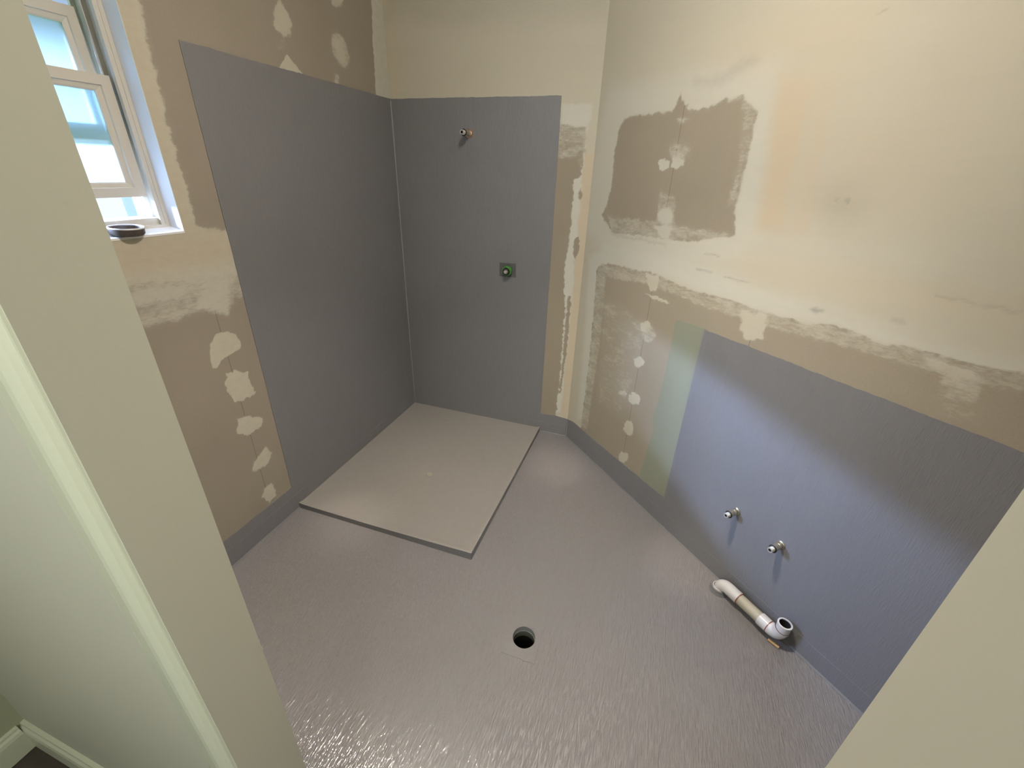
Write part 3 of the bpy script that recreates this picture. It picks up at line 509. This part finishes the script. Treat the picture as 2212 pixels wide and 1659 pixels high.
# ------------------------------------------------------------------ floor with the drain hole
DC = Vector((1.215, -1.335, 0)); DR = 0.0400
def floor_mesh(name, outline, holes, z, mat, depth):
    bm = bmesh.new(); es = []
    def loop(pts):
        v = [bm.verts.new((p[0], p[1], z)) for p in pts]
        return [bm.edges.new((v[i], v[(i+1) % len(v)])) for i in range(len(v))], v
    e, v = loop(outline); es += e; vo = v; hv = []
    for c, r in holes:
        e, v = loop([(c[0]+r*math.cos(2*math.pi*k/40), c[1]+r*math.sin(2*math.pi*k/40)) for k in range(40)]); es += e; hv.append(v)
    bmesh.ops.triangle_fill(bm, edges=es, use_beauty=True)
    for v in [vo]:
        lo = [bm.verts.new((p.co.x, p.co.y, z-depth)) for p in v]
        for i in range(len(v)): bm.faces.new((v[i], v[(i+1) % len(v)], lo[(i+1) % len(v)], lo[i]))
    for v in hv:
        lo = [bm.verts.new((p.co.x, p.co.y, z-0.012)) for p in v]
        for i in range(len(v)): bm.faces.new((v[i], v[(i+1) % len(v)], lo[(i+1) % len(v)], lo[i]))
    o = bobj(name, bm, mat); tag(o, kind='structure'); return o
rx1 = XR-YB
fl = floor_mesh('floor', [(0, 0), (0, YB), (rx1, YB), (XR, 0)], [((DC.x, DC.y), DR)], 0.0, M_floor, 0.06)
# floor waste: sleeve pipe below the hole and its rough square of extra coating
t = empty('floor_waste', (DC.x, DC.y, 0)); tag(t, 'round open waste hole in the middle of the grey floor, ringed by a rough square', 'floor waste')
bm = bmesh.new(); rnd = random.Random(2)
a0 = math.radians(0); sq = []
hw, hd = 0.060, 0.086
cor = [(-hw, -hd), (hw, -hd), (hw, hd), (-hw, hd)]
for i in range(4):
    a, b = cor[i], cor[(i+1) % 4]
    for q in range(10):
        f = q/10; sq.append((a[0]+(b[0]-a[0])*f+rnd.gauss(0, .0010), a[1]+(b[1]-a[1])*f+rnd.gauss(0, .0010)+.010))
v = [bm.verts.new((x, y, 0.0016)) for x, y in sq]; es = [bm.edges.new((v[i], v[(i+1) % len(v)])) for i in range(len(v))]
h = [bm.verts.new((DR*1.01*math.cos(2*math.pi*k/40), DR*1.01*math.sin(2*math.pi*k/40), 0.0016)) for k in range(40)]
es += [bm.edges.new((h[i], h[(i+1) % 40])) for i in range(40)]
bmesh.ops.triangle_fill(bm, edges=es, use_beauty=True)
lo = [bm.verts.new((p.co.x*1.01, p.co.y*1.01, 0.0001)) for p in v]
for i in range(len(v)): bm.faces.new((v[i], v[(i+1) % len(v)], lo[(i+1) % len(v)], lo[i]))
bobj('coating_patch', bm, M_patch, t)
bm = bmesh.new(); lathe(bm, [(DR, -0.0005), (DR*.985, -0.008), (DR*.97, -0.012), (DR*1.02, -0.013), (DR*1.02, -0.019), (DR*.96, -0.020), (DR*.955, -0.024)], 40); bobj('collar', bm, M_fillet, t, smooth=True)
bm = bmesh.new(); lathe(bm, [(DR*.955, -0.024), (DR*.95, -0.047), (DR*1.0, -0.048)], 40); bobj('pipe', bm, M_pipewall, t, smooth=True)
bm = bmesh.new(); lathe(bm, [(DR*1.0, -0.048), (DR*1.05, -0.30), (0.0005, -0.30)], 40); bobj('pipe', bm, M_dark, t, smooth=True)
# ------------------------------------------------------------------ shower tray
TW, TD = 0.9015, 1.086
tr = empty('shower_tray', (0.4, -0.5, 0)); tag(tr, 'low square shower tray coated grey with a capped drain in the corner under the pipe', 'shower tray')
def tray_mesh():
    bm = bmesh.new(); nx, ny = 45, 54; g = []
    dcx, dcy = 0.471, -0.662
    for i in range(nx+1):
        row = []
        for j in range(ny+1):
            x = 0.003+(TW-0.003)*i/nx; y = -0.003-(TD-0.003)*j/ny
            e = min(TW-x, TD+y if False else (y+TD)); e = max(e, 0)
            z = 0.0215
            r = math.hypot(x-dcx, y-dcy); z -= 0.006*max(0, 1-r/0.75)
            er = min(TW-x, y+TD)
            z += 0.0075*max(0, 1-er/0.035)**2
            z += 0.004*max(0, 1-min(x, -y)/0.03)**2
            z += 0.012*max(0, (x/TW))**2*max(0, -y/TD)**2*max(0, 1-er/0.5)
            row.append(bm.verts.new((x-0.4, y+0.5, z)))
        g.append(row)
    for i in range(nx):
        for j in range(ny): bm.faces.new((g[i][j], g[i][j+1], g[i+1][j+1], g[i+1][j]))
    rim = [g[i][ny] for i in range(nx+1)] + [g[nx][j] for j in range(ny-1, -1, -1)]
    # outer faces: a small round-over then the drop to the floor
    def off(v, d, z):
        x = v.co.x+0.4; y = v.co.y-0.5
        return (min(x, TW)+(d if x > TW-1e-4 else 0)-0.4, y-(d if y < -TD+1e-4 else 0)+0.5, z)
    r1 = [bm.verts.new(off(v, 0.0015, v.co.z-0.0012)) for v in rim]; r2 = [bm.verts.new(off(v, 0.0018, 0.0002)) for v in rim]
    for i in range(len(rim)-1):
        bm.faces.new((rim[i], rim[i+1], r1[i+1], r1[i]))
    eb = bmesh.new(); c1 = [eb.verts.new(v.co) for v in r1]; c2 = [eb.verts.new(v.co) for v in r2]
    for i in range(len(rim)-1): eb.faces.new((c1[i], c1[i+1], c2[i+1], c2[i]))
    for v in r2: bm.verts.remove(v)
    bobj('tray_edge_shaded', eb, M_wallm, tr)  # darker wall coat here paints shade onto the tray's upright faces
    return bm
o = bobj('tray_body', tray_mesh(), M_tray, tr)
for p in o.data.polygons: p.use_smooth = p.normal.z > 0.7 or p.normal.z < -0.7
bm = bmesh.new(); lathe(bm, [(0.0001, 0.0045), (0.009, 0.0045), (0.0135, 0.003), (0.0155, 0.0002), (0.017, -0.002)], 28, Matrix.Translation((0.071, -0.162, 0.0162)))
o = bobj('drain_cap', bm, mat('pale_drain_cap', (0.36, 0.33, 0.25), 0.5, var=0.15, vscale=90), tr, smooth=True); tag(o, 'small pale round cap over the tray drain')
bm = bmesh.new(); hollow(bm, [(0.0165, 0.0), (0.0165, 0.0009), (0.0225, 0.0006), (0.0235, -0.001)], 28, Matrix.Translation((0.071, -0.162, 0.0160))); bobj('drain_ring', bm, M_tray, tr, smooth=True)
# ------------------------------------------------------------------ shower pipe elbow (back wall, high)
def lug(name, base, rot, label, cat, body_r=0.0118, length=0.062, copper=False, scale=1.0, group=None):
    """threaded outlet standing out of the wall along local +y (into the room); local z is up"""
    t = empty(name, base, rot); tag(t, label, cat, group); t.scale = (scale,)*3
    A = Matrix.Rotation(math.radians(-90), 4, 'X')       # lathe z -> +y
    B = Matrix(((1,0,0,0),(0,0,-1,0),(0,1,0,0),(0,0,0,1)))
    A = Matrix(((1,0,0,0),(0,0,1,0),(0,-1,0,0),(0,0,0,1)))
    bm = bmesh.new()
    lathe(bm, [(body_r*1.25, 0.0), (body_r*1.25, 0.004), (body_r, 0.006), (body_r, 0.012), (body_r*1.06, 0.013), (body_r*1.06, 0.020), (body_r*.98, 0.021), (body_r*.98, length*.62), (body_r*1.1, length*.63), (body_r*1.1, length*.70), (0.0001, length*.70)], 28, A)
    bobj('body', bm, M_brass, t, smooth=True)
    bm = bmesh.new(); L0 = length*.74; prof = []
    r0 = body_r*.82; k = 0; z = length*.70
    while z < length-0.002:
        prof += [(r0, z), (r0-0.0009, z+0.0008)]; z += 0.0016
    prof += [(r0-.001, length), (r0*.58, length), (r0*.55, length-0.02), (0.0001, length-0.02)]
    lathe(bm, prof, 28, A); bobj('threaded_outlet', bm, M_chrome if copper else M_pipemetal, t, smooth=True)
    bm = bmesh.new(); lathe(bm, [(0.0001, length-0.0185), (r0*.555, length-0.0185), (r0*.555, length-0.003)], 24, A); bobj('bore', bm, M_dark, t, smooth=True)
    bm = bmesh.new(); c = length*.735
    hollow(bm, [(r0*.98+0.0024*(1+math.cos(a)), c+0.0024*math.sin(a)) for a in [2*math.pi*i/10 for i in range(10)]], 28, A)
    bobj('rubber_ring', bm, M_seal, t, smooth=True)
    return t
M_pipemetal = mat('grey_nickel_thread', (0.62, 0.61, 0.58), 0.3, metallic=0.6, var=0.1, vscale=80)
bt = lambda s, z: rw(s, 0.0015, z)
RZR = math.radians(-45)+math.pi                # local +y -> off the angled wall
lug('water_outlet', bt(1.147, 0.354), math.radians(135), 'short metal basin water outlet on the right wall, nearer the corner of the room', 'water outlet', length=0.062, group='basin water outlets on the right wall')
lug('water_outlet', bt(1.326, 0.353), math.radians(135), 'short metal basin water outlet on the right wall, above the open pipe end', 'water outlet', length=0.062, group='basin water outlets on the right wall')
sh = lug('shower_outlet', (0.439, -0.0015, 1.648), math.pi, 'small metal shower arm outlet high on the grey back wall', 'water outlet', body_r=0.0135, length=0.088)
bm = bmesh.new(); hollow(bm, [(0.0158, 0.0), (0.0158, 0.0065), (0.0185, 0.0065), (0.0195, 0.0)], 28, Matrix(((1,0,0,0),(0,0,1,0),(0,-1,0,0),(0,0,0,1)))); o = bobj('copper_collar', bm, M_copper, sh, smooth=True); tag(o, 'copper-coloured collar at the wall')
# ------------------------------------------------------------------ mixer body (back wall)
mx = empty('shower_mixer_body', (0.664, -0.0015, 0.993), math.pi); tag(mx, 'green plastic shower mixer body without its handle on the back wall', 'shower mixer')
A = Matrix(((1,0,0,0),(0,0,1,0),(0,-1,0,0),(0,0,0,1)))
bm = bmesh.new(); hollow(bm, [(0.0245, 0.0), (0.0262, 0.003), (0.0262, 0.028), (0.0245, 0.032), (0.0212, 0.0325), (0.0212, 0.0)], 40, A); bobj('green_sleeve', bm, M_green, mx, smooth=True)
bm = bmesh.new(); lathe(bm, [(0.0208, 0.0), (0.0208, 0.036), (0.0180, 0.040), (0.0155, 0.040), (0.0155, 0.030), (0.0001, 0.030)], 40, A); bobj('black_ring', bm, M_seal, mx, smooth=True)
bm = bmesh.new(); lathe(bm, [(0.0150, 0.028), (0.0150, 0.043), (0.0125, 0.047), (0.0102, 0.047), (0.0102, 0.038), (0.0001, 0.038)], 6, A); bobj('lock_nut', bm, M_chrome, mx)
bm = bmesh.new(); lathe(bm, [(0.0085, 0.036), (0.0085, 0.050), (0.0070, 0.054), (0.0001, 0.054)], 24, A); bobj('spindle', bm, M_pipemetal, mx, smooth=True)
bm = bmesh.new(); rnd = random.Random(9); sq = []
for a, b in (((-.048, -.036), (.046, -.034)), ((.046, -.034), (.045, .040)), ((.045, .040), (-.050, .038)), ((-.050, .038), (-.048, -.036))):
    for q in range(9): f = q/9; sq.append((-(a[0]+(b[0]-a[0])*f)+.002+rnd.gauss(0, .0010), a[1]+(b[1]-a[1])*f+rnd.gauss(0, .0010)))
v = [bm.verts.new((x, 0.0016, z)) for x, z in sq]; bm.faces.new(v); w_ = [bm.verts.new((x*1.02, 0.0002, z*1.02)) for x, z in sq]
for i in range(len(v)): bm.faces.new((v[i], v[(i+1) % len(v)], w_[(i+1) % len(v)], w_[i]))
bobj('coating_patch', bm, M_mixpatch, mx)
# ------------------------------------------------------------------ basin waste pipe along the right wall
def arc(s0, z0, s1, z1, cs, cz, rad, a0, a1, n=10): return [(cs+rad*math.cos(math.radians(a0+(a1-a0)*i/n)), cz+rad*math.sin(math.radians(a0+(a1-a0)*i/n))) for i in range(n+1)]
OFF = 0.043; ZP = 0.046
wp = empty('basin_waste_pipe', rw(1.32, OFF, 0)); tag(wp, 'white plastic waste pipe lying along the foot of the right wall, open end up', 'waste pipe')
inv = Matrix.Translation(-rw(1.32, OFF, 0))
def wtube(name, sz, rad, mat_, caps=True, n=28):
    bm = bmesh.new(); pts = [inv @ rw(s, OFF, z) for s, z in sz]; tube(bm, pts, rad, n, caps, up=Vector((S45, S45, 0))); return bobj(name, bm, mat_, wp, smooth=True)
# elbow out of the floor
e1 = [(1.205, 0.002), (1.205, 0.010)] + arc(0, 0, 0, 0, 1.235, 0.016, 0.030, 180, 90, 8) + [(1.285, 0.046)]
wtube('floor_elbow', e1, 0.0240, M_pvc)
wtube('glue_line', [(1.2835, ZP), (1.2868, ZP)], 0.0243, M_glue)
wtube('long_pipe', [(1.280, ZP), (1.378, ZP)], 0.0214, M_pvcold)
wtube('coupling', [(1.372, ZP), (1.408, ZP)], 0.0243, M_pvc)
wtube('glue_line', [(1.4065, ZP), (1.4095, ZP)], 0.0247, M_glue)
e2 = [(1.408, ZP)] + arc(0, 0, 0, 0, 1.415, ZP+0.028, 0.028, -90, -8, 8) + [(1.446, ZP+0.040)]
wtube('upturned_elbow', e2, 0.0240, M_pvc, caps=False)
wtube('glue_line', [(1.4462, ZP+0.0400), (1.4466, ZP+0.0425)], 0.0246, M_glue, caps=False)
bm = bmesh.new(); Mt = inv @ Matrix.Translation(rw(1.447, OFF, ZP+0.041)) @ Matrix.Rotation(math.radians(0), 4, 'X')
hollow(bm, [(0.0200, -0.012), (0.0228, -0.012), (0.0228, 0.018), (0.0236, 0.019), (0.0236, 0.0265), (0.0185, 0.0275), (0.0182, 0.020)], 32, Mt)
bobj('open_socket', bm, M_pvc, wp, smooth=True)
bm = bmesh.new(); lathe(bm, [(0.0181, 0.0235), (0.0178, -0.008), (0.0001, -0.008)], 32, Mt); bobj('socket_bore', bm, M_dark, wp, smooth=True)
bm = bmesh.new(); Mt = inv @ Matrix.Translation(rw(1.203, OFF+.001, 0.0))
hollow(bm, [(0.0225, 0.0005), (0.0360, 0.0005), (0.0335, 0.006), (0.0320, 0.012), (0.0315, 0.022), (0.0225, 0.023)], 32, Mt)
o = bobj('coated_collar', bm, M_wallm, wp, smooth=True); tag(o, 'grey coated collar where the pipe leaves the floor')
bm = bmesh.new(); hollow(bm, [(0.0235, 0.0228), (0.0262, 0.0226), (0.0260, 0.0246), (0.0235, 0.0248)], 32, Mt); o = bobj('white_ring', bm, M_pvc, wp, smooth=True)
bm = bmesh.new(); pts = [rw(1.425, OFF+.012, 0.0075), rw(1.462, OFF+0.004, 0.0055)]
tube(bm, [inv @ p for p in pts], 0.0055, 8); o = bobj('wooden_wedge', bm, M_timber, wp); tag(o, 'small raw timber wedge under the upturned elbow')
# ------------------------------------------------------------------ ceiling, doorway wall, hall
HX1, HY1 = 2.75, -3.55
boxo('ceiling', -0.12, 3.3, HY1-.1, 0.12, CH, CH+.05, M_ceil); tag(bpy.data.objects['ceiling'], kind='structure')
def struct(o): tag(o, kind='structure'); return o
bm = bmesh.new()
abox(bm, 0.0, DX0, YF, YB, 0, CH); abox(bm, DX1, rx1, YF, YB, 0, CH); abox(bm, DX0, DX1, YF, YB, DZ, CH)
wf = struct(bobj('wall_front', bm, M_paint))
# rough lumps of setting plaster on the far arris of the doorway edge
bm = bmesh.new(); rnd = random.Random(11)
for (z, s) in ((0.835, .0045), (0.848, .003), (0.52, .0035), (0.50, .003)):
    bmesh.ops.create_icosphere(bm, subdivisions=2, radius=s, matrix=Matrix.Translation((DX0-0.003, YB-0.0005, z)) @ Matrix.Diagonal((0.8, 0.8, 2.2, 1)))
for v in bm.verts: v.co += Vector((rnd.gauss(0, .0006), rnd.gauss(0, .0006), rnd.gauss(0, .0006)))
bobj('plaster_lump', bm, M_paint, wf, smooth=True)
# hall shell
hf = boxo('floor_hall', -0.02, HX1, HY1, YF, -0.06, -0.002, M_hall); hf.name = 'floor'; struct(hf)
thr = boxo('trim_1', DX0, DX1, YF, YB, -0.06, -0.001, M_floor); struct(thr)
M_hallwall = mat('hall_wall_paint', (0.365, 0.37, 0.245), 0.6, var=0.05, vscale=2.5, bump=0.0003, bscale=220)
struct(boxo('wall_hall_left', -0.12, 0.0, HY1, YB, 0, CH, M_hallwall))
struct(boxo('wall_hall_right', HX1, HX1+.1, HY1, YF, 0, CH, M_hallwall))
bm = bmesh.new(); abox(bm, -0.12, 0.75, HY1-.1, HY1, 0, CH); abox(bm, 2.15, HX1+.1, HY1-.1, HY1, 0, CH); abox(bm, 0.75, 2.15, HY1-.1, HY1, 0, 0.95); abox(bm, 0.75, 2.15, HY1-.1, HY1, 2.32, CH)
struct(bobj('wall_hall_rear', bm, M_hallwall))
bm = bmesh.new(); abox(bm, 0.75, 2.15, HY1-.09, HY1-.05, 0.95, 1.0); abox(bm, 0.75, 2.15, HY1-.09, HY1-.05, 2.27, 2.32); abox(bm, 0.75, 0.80, HY1-.09, HY1-.05, 1.0, 2.27); abox(bm, 2.10, 2.15, HY1-.09, HY1-.05, 1.0, 2.27)
struct(bobj('fill_window_frame', bm, M_white, bevel=0.002))  # invented window frame, added to go with the hall fill light
# architrave: moulded board around the doorway, hall side
def architrave():
    W_ = 0.105
    prof = [(0.0, 0.0), (0.0, 0.017), (0.0012, 0.0195), (0.0030, 0.0195), (0.0045, 0.0175), (0.010, 0.0165), (0.018, 0.0145), (0.024, 0.0125), (0.028, 0.0175), (0.032, 0.0150), (0.037, 0.0175), (0.043, 0.0150), (0.050, 0.0175), (0.058, 0.0178), (0.075, 0.0150), (0.092, 0.0115), (0.100, 0.0105), (0.105, 0.009), (0.105, 0.0)]
    out = []
    for side, x, sgn in (('l', DX0, -1), ('r', DX1, 1)):
        bm = bmesh.new()
        lo = [bm.verts.new((x+sgn*u, YF-t, 0)) for u, t in prof]; hi = [bm.verts.new((x+sgn*u, YF-t, DZ+u)) for u, t in prof]
        for i in range(len(prof)-1): bm.faces.new((lo[i], lo[i+1], hi[i+1], hi[i]))
        bm.faces.new(lo); bm.faces.new(hi[::-1]); out.append(bm)
    bm = bmesh.new()
    a = [bm.verts.new((DX0-u, YF-t, DZ+u)) for u, t in prof]; b = [bm.verts.new((DX1+u, YF-t, DZ+u)) for u, t in prof]
    for i in range(len(prof)-1): bm.faces.new((a[i], a[i+1], b[i+1], b[i]))
    out.append(bm); return out
dr = empty('door_1', (0, 0, 0)); struct(dr)
bm = bmesh.new(); abox(bm, DX0-.003, DX0+.0012, YF-.0175, YB+.0002, 0, DZ); abox(bm, DX1-.0012, DX1+.003, YF-.0175, YB+.0002, 0, DZ); abox(bm, DX0, DX1, YF-.0175, YB+.0002, DZ-.0012, DZ+.003)
bobj('jamb_lining', bm, M_paint, dr)
for bm in architrave(): o = bobj('architrave', bm, M_gloss, dr)
# skirtings of the hall
def skirting(name, p0, p1, nrm):
    prof = [(0.0, 0.0), (0.017, 0.0), (0.017, 0.070), (0.0145, 0.080), (0.010, 0.086), (0.009, 0.093), (0.0, 0.095)]
    bm = bmesh.new(); n = Vector(nrm); a = [bm.verts.new(Vector(p0)+n*t+Vector((0, 0, z))) for t, z in prof]; b = [bm.verts.new(Vector(p1)+n*t+Vector((0, 0, z))) for t, z in prof]
    for i in range(len(prof)-1): bm.faces.new((a[i], a[i+1], b[i+1], b[i]))
    bm.faces.new(a); bm.faces.new(b[::-1]); return struct(bobj(name, bm, M_gloss))
skirting('baseboard_front', (0.0, YF, 0), (DX0-0.105, YF, 0), (0, -1, 0))
skirting('baseboard_left', (0.0, YF-0.017, 0), (0.0, HY1, 0), (1, 0, 0))
# ------------------------------------------------------------------ window
win = empty('window_1', (0, 0, 0)); struct(win)
FX = -0.055
bm = bmesh.new()
abox(bm, FX-.002, -0.0003, WY1-0.001, WY1+0.004, WZ0-.003, WZ1); abox(bm, FX-.002, -0.0003, WY0-0.004, WY0+0.001, WZ0-.003, WZ1); abox(bm, FX-.002, -0.0003, WY0, WY1, WZ1-.001, WZ1+.004)
bobj('reveal_lining', bm, M_reveal, win)
bm = bmesh.new(); v = [bm.verts.new(c) for c in ((0.001, WY0, WZ0), (0.001, WY1, WZ0), (FX, WY1, WZ0+.010), (FX, WY0, WZ0+.010), (0.001, WY0, WZ0-.006), (0.001, WY1, WZ0-.006), (FX, WY1, WZ0-.006), (FX, WY0, WZ0-.006))]
for f in ((0,1,2,3), (7,6,5,4), (0,4,5,1), (1,5,6,2), (2,6,7,3), (3,7,4,0)): bm.faces.new([v[i] for i in f])
bobj('window_sill', bm, M_reveal, win)
# frame: jambs with two sash tracks, stepped sill, head
fj = 0.021; yr = WY1-0.0; yl = WY0; zf = WZ0+0.010
bm = bmesh.new()
for y0, s in ((yr, -1), (yl, 1)):
    def jb(a, b, x0, x1): abox(bm, x0, x1, min(y0+s*a, y0+s*b), max(y0+s*a, y0+s*b), zf-.01, WZ1)
    jb(0.0, 0.012, -0.150, FX); jb(0.012, 0.0245, FX-.014, FX-.001); jb(0.012, 0.026, -0.106, -0.099); jb(0.012, 0.024, -0.150, -0.140)
abox(bm, -0.150, FX-.012, yl, yr, zf-.012, 1.3225); abox(bm, FX-.013, FX+.001, yl, yr, zf-.012, 1.303)
abox(bm, -0.150, FX, yl, yr, WZ1-.018, WZ1)
bobj('window_frame', bm, M_white, win, bevel=0.0012)
bm = bmesh.new(); abox(bm, -0.112, -0.106, yr-0.0142, yr-0.0122, 1.325, WZ1-.018); abox(bm, -0.081, -0.078, yr-0.0142, yr-0.0122, 1.69, WZ1-.018)
bobj('weather_seal', bm, M_seal, win)
def sash(x, z0, z1, ys, rail, th=0.022, rt=0.040):
    """four mitred rails around one pane, x is the room-side face"""
    y1 = yr-ys; y0 = yl+ys; st = rail
    e = empty('sash', (x, (y0+y1)/2, (z0+z1)/2)); e.parent = win; cx, cy, cz = x, (y0+y1)/2, (z0+z1)/2
    O = [(y0, z0), (y1, z0), (y1, z1), (y0, z1)]; I = [(y0+st, z0+rt), (y1-st, z0+rt), (y1-st, z1-rt), (y0+st, z1-rt)]
    for k in range(4):
        bm = bmesh.new(); q = [O[k], O[(k+1) % 4], I[(k+1) % 4], I[k]]
        # inner lip is stepped back: profile in three bands
        def at(f, xx): return [(xx, a[0]+(b[0]-a[0])*f, a[1]+(b[1]-a[1])*f) for a, b in ((q[0], q[3]), (q[1], q[2]))]
        levels = [(0.0, -th), (0.0, 0.0), (0.62, 0.0), (0.66, -0.004), (0.90, -0.006), (1.0, -0.008), (1.0, -th)]
        rows = [[bm.verts.new((p[0], p[1]-cy, p[2]-cz)) for p in at(f, xx)] for f, xx in levels]
        for a, b in zip(rows, rows[1:]+rows[:1]): bm.faces.new((a[0], a[1], b[1], b[0]))
        bm.faces.new([r[0] for r in rows]); bm.faces.new([r[1] for r in rows][::-1])
        o = bobj('sash_rail', bm, M_white, e)
    bm = bmesh.new(); abox(bm, -0.014, -0.010, I[0][0]-.004-cy, I[1][0]+.004-cy, I[0][1]-.004-cz, I[2][1]+.004-cz); o = bobj('glass_pane', bm, M_glass, e)
    return e
sash(-0.075, 1.383, 1.688, 0.028, 0.043)
sash(-0.112, 1.530, 1.836, 0.036, 0.036)
# the round lid lying on the sill
lid = empty('paint_tin_lid', (-0.012, -1.405, WZ0+.0035)); tag(lid, 'round shallow dark tin with a white rim lying on the window sill', 'tin'); lid.rotation_euler = (0, math.radians(4), 0)
M_tin = mat('smeared_dark_tin', (0.10, 0.085, 0.075), 0.45, metallic=0.3, var=0.7, vscale=45)
M_tinrim = mat('white_tin_rim', (0.72, 0.74, 0.78), 0.35)
bm = bmesh.new(); hollow(bm, [(0.030, 0.001), (0.0360, 0.001), (0.0405, 0.006), (0.0415, 0.020), (0.0395, 0.021), (0.0385, 0.008), (0.030, 0.004)], 40); lathe(bm, [(0.0001, 0.004), (0.031, 0.004)], 40); bobj('tin_body', bm, M_tin, lid, smooth=True)
bm = bmesh.new(); hollow(bm, [(0.0395, 0.0195), (0.0420, 0.0195), (0.0424, 0.0215), (0.0412, 0.0235), (0.0392, 0.0230)], 40); bobj('white_rim', bm, M_tinrim, lid, smooth=True)
# ------------------------------------------------------------------ outside the window
bm = bmesh.new(); abox(bm, -14, -0.13, -12, 10, -1.2, -1.0); g = bobj('ground', bm, M_grass); struct(g)
fe = empty('timber_fence', (-3.9, 1.6, -1.0)); tag(fe, 'white vertical board screen seen through the gap below the lower sash', 'fence')
for k in range(9):
    y = -0.62+0.135*k
    boxo('board', 0.0, 0.02, y, y+0.085+0.02*(k % 2), 0.0, 3.0, M_ext, fe)
boxo('rail', -0.03, 0.0, -0.62, 0.60, 1.2, 1.28, M_ext, fe)
ev = boxo('sky_blocker', -0.93, -0.90, -4.2, 1.2, 1.880, 2.70, M_ext); tag(ev, 'white board added outside to block high sky light above the window', 'sky_blocker')  # added board that keeps sky light out of the window's top gap
rl = boxo('pergola_beam', -6.1, -6.0, -3.2, 9.2, 1.96, 2.12, M_extg); tag(rl, 'grey horizontal beam blurred behind the frosted lower pane', 'beam', 'horizontal beams outside the window')
rl = boxo('pergola_beam', -6.1, -6.0, -3.2, 9.2, 2.54, 2.60, M_extg); tag(rl, 'thin grey horizontal beam blurred behind the frosted upper pane', 'beam', 'horizontal beams outside the window')
tree = empty('bare_tree', (-7.2, 2.35, -1.0)); tag(tree, 'pale branching tree seen through the open gap under the lower sash', 'tree')
bm = bmesh.new(); rnd = random.Random(21)
def branch(p, d, r, L, depth):
    pts = [p]; q = p.copy(); dd = d.copy()
    for k in range(5):
        dd = (dd+Vector((rnd.gauss(0, .12), rnd.gauss(0, .12), rnd.gauss(0, .08)))).normalized(); q = q+dd*L/5; pts.append(q.copy())
    tube(bm, pts, [r*(1-.11*i) for i in range(6)], 7)
    tips.append(q.copy())
    if depth:
        for _ in range(3 if depth > 1 else 4):
            a = rnd.choice(pts[2:]); nd = (dd+Vector((rnd.gauss(0, .6), rnd.gauss(0, .6), rnd.gauss(.1, .5)))).normalized()
            branch(a, nd, r*.5, L*.65, depth-1)
tips = []
branch(Vector((0, 0, 0)), Vector((0, -.1, 1)), 0.085, 2.4, 0)
branch(Vector((0.05, 0, 1.9)), Vector((0, .55, .8)), 0.055, 1.3, 3)
branch(Vector((0, -.1, 1.7)), Vector((0.1, -.7, .8)), 0.05, 1.3, 3)
branch(Vector((0, -.1, 2.1)), Vector((0.1, -.2, .9)), 0.045, 1.2, 3)
bobj('trunk', bm, M_bark, tree, smooth=True)
bm = bmesh.new()
for tp in tips:
    for _ in range(7):
        c = tp+Vector((rnd.gauss(0, .09), rnd.gauss(0, .09), rnd.gauss(0, .09))); a = Vector((rnd.gauss(0, 1), rnd.gauss(0, 1), rnd.gauss(0, 1))).normalized(); x, y = frame_along(a)
        v = [bm.verts.new(c+x*.035), bm.verts.new(c+y*.012), bm.verts.new(c-x*.035), bm.verts.new(c-y*.012)]; bm.faces.new(v)
o = bobj('foliage', bm, M_leaf, tree); tag(o, kind='stuff')
# ------------------------------------------------------------------ ceiling lamps
M_lens = bpy.data.materials.new('lamp_lens'); M_lens.use_nodes = True; b = M_lens.node_tree.nodes['Principled BSDF']
b.inputs['Emission Color'].default_value = (*WARM, 1); b.inputs['Emission Strength'].default_value = 4.0
for nm, x, y, lab in (('ceiling_light', LAMP[0], LAMP[1], 'round downlight in the bathroom ceiling above the floor waste'), ('ceiling_light', 1.35, -2.75, 'round downlight in the hall ceiling outside the bathroom door')):
    t = empty(nm, (x, y, CH)); tag(t, lab, 'light', 'round ceiling downlights')
    bm = bmesh.new(); hollow(bm, [(0.040, 0.0), (0.055, 0.0), (0.054, -0.004), (0.042, -0.006)], 36); bobj('trim_ring', bm, M_gloss, t, smooth=True)
    bm = bmesh.new(); lathe(bm, [(0.0001, -0.003), (0.040, -0.003), (0.041, -0.001)], 36); bobj('lens', bm, M_lens, t, smooth=True)
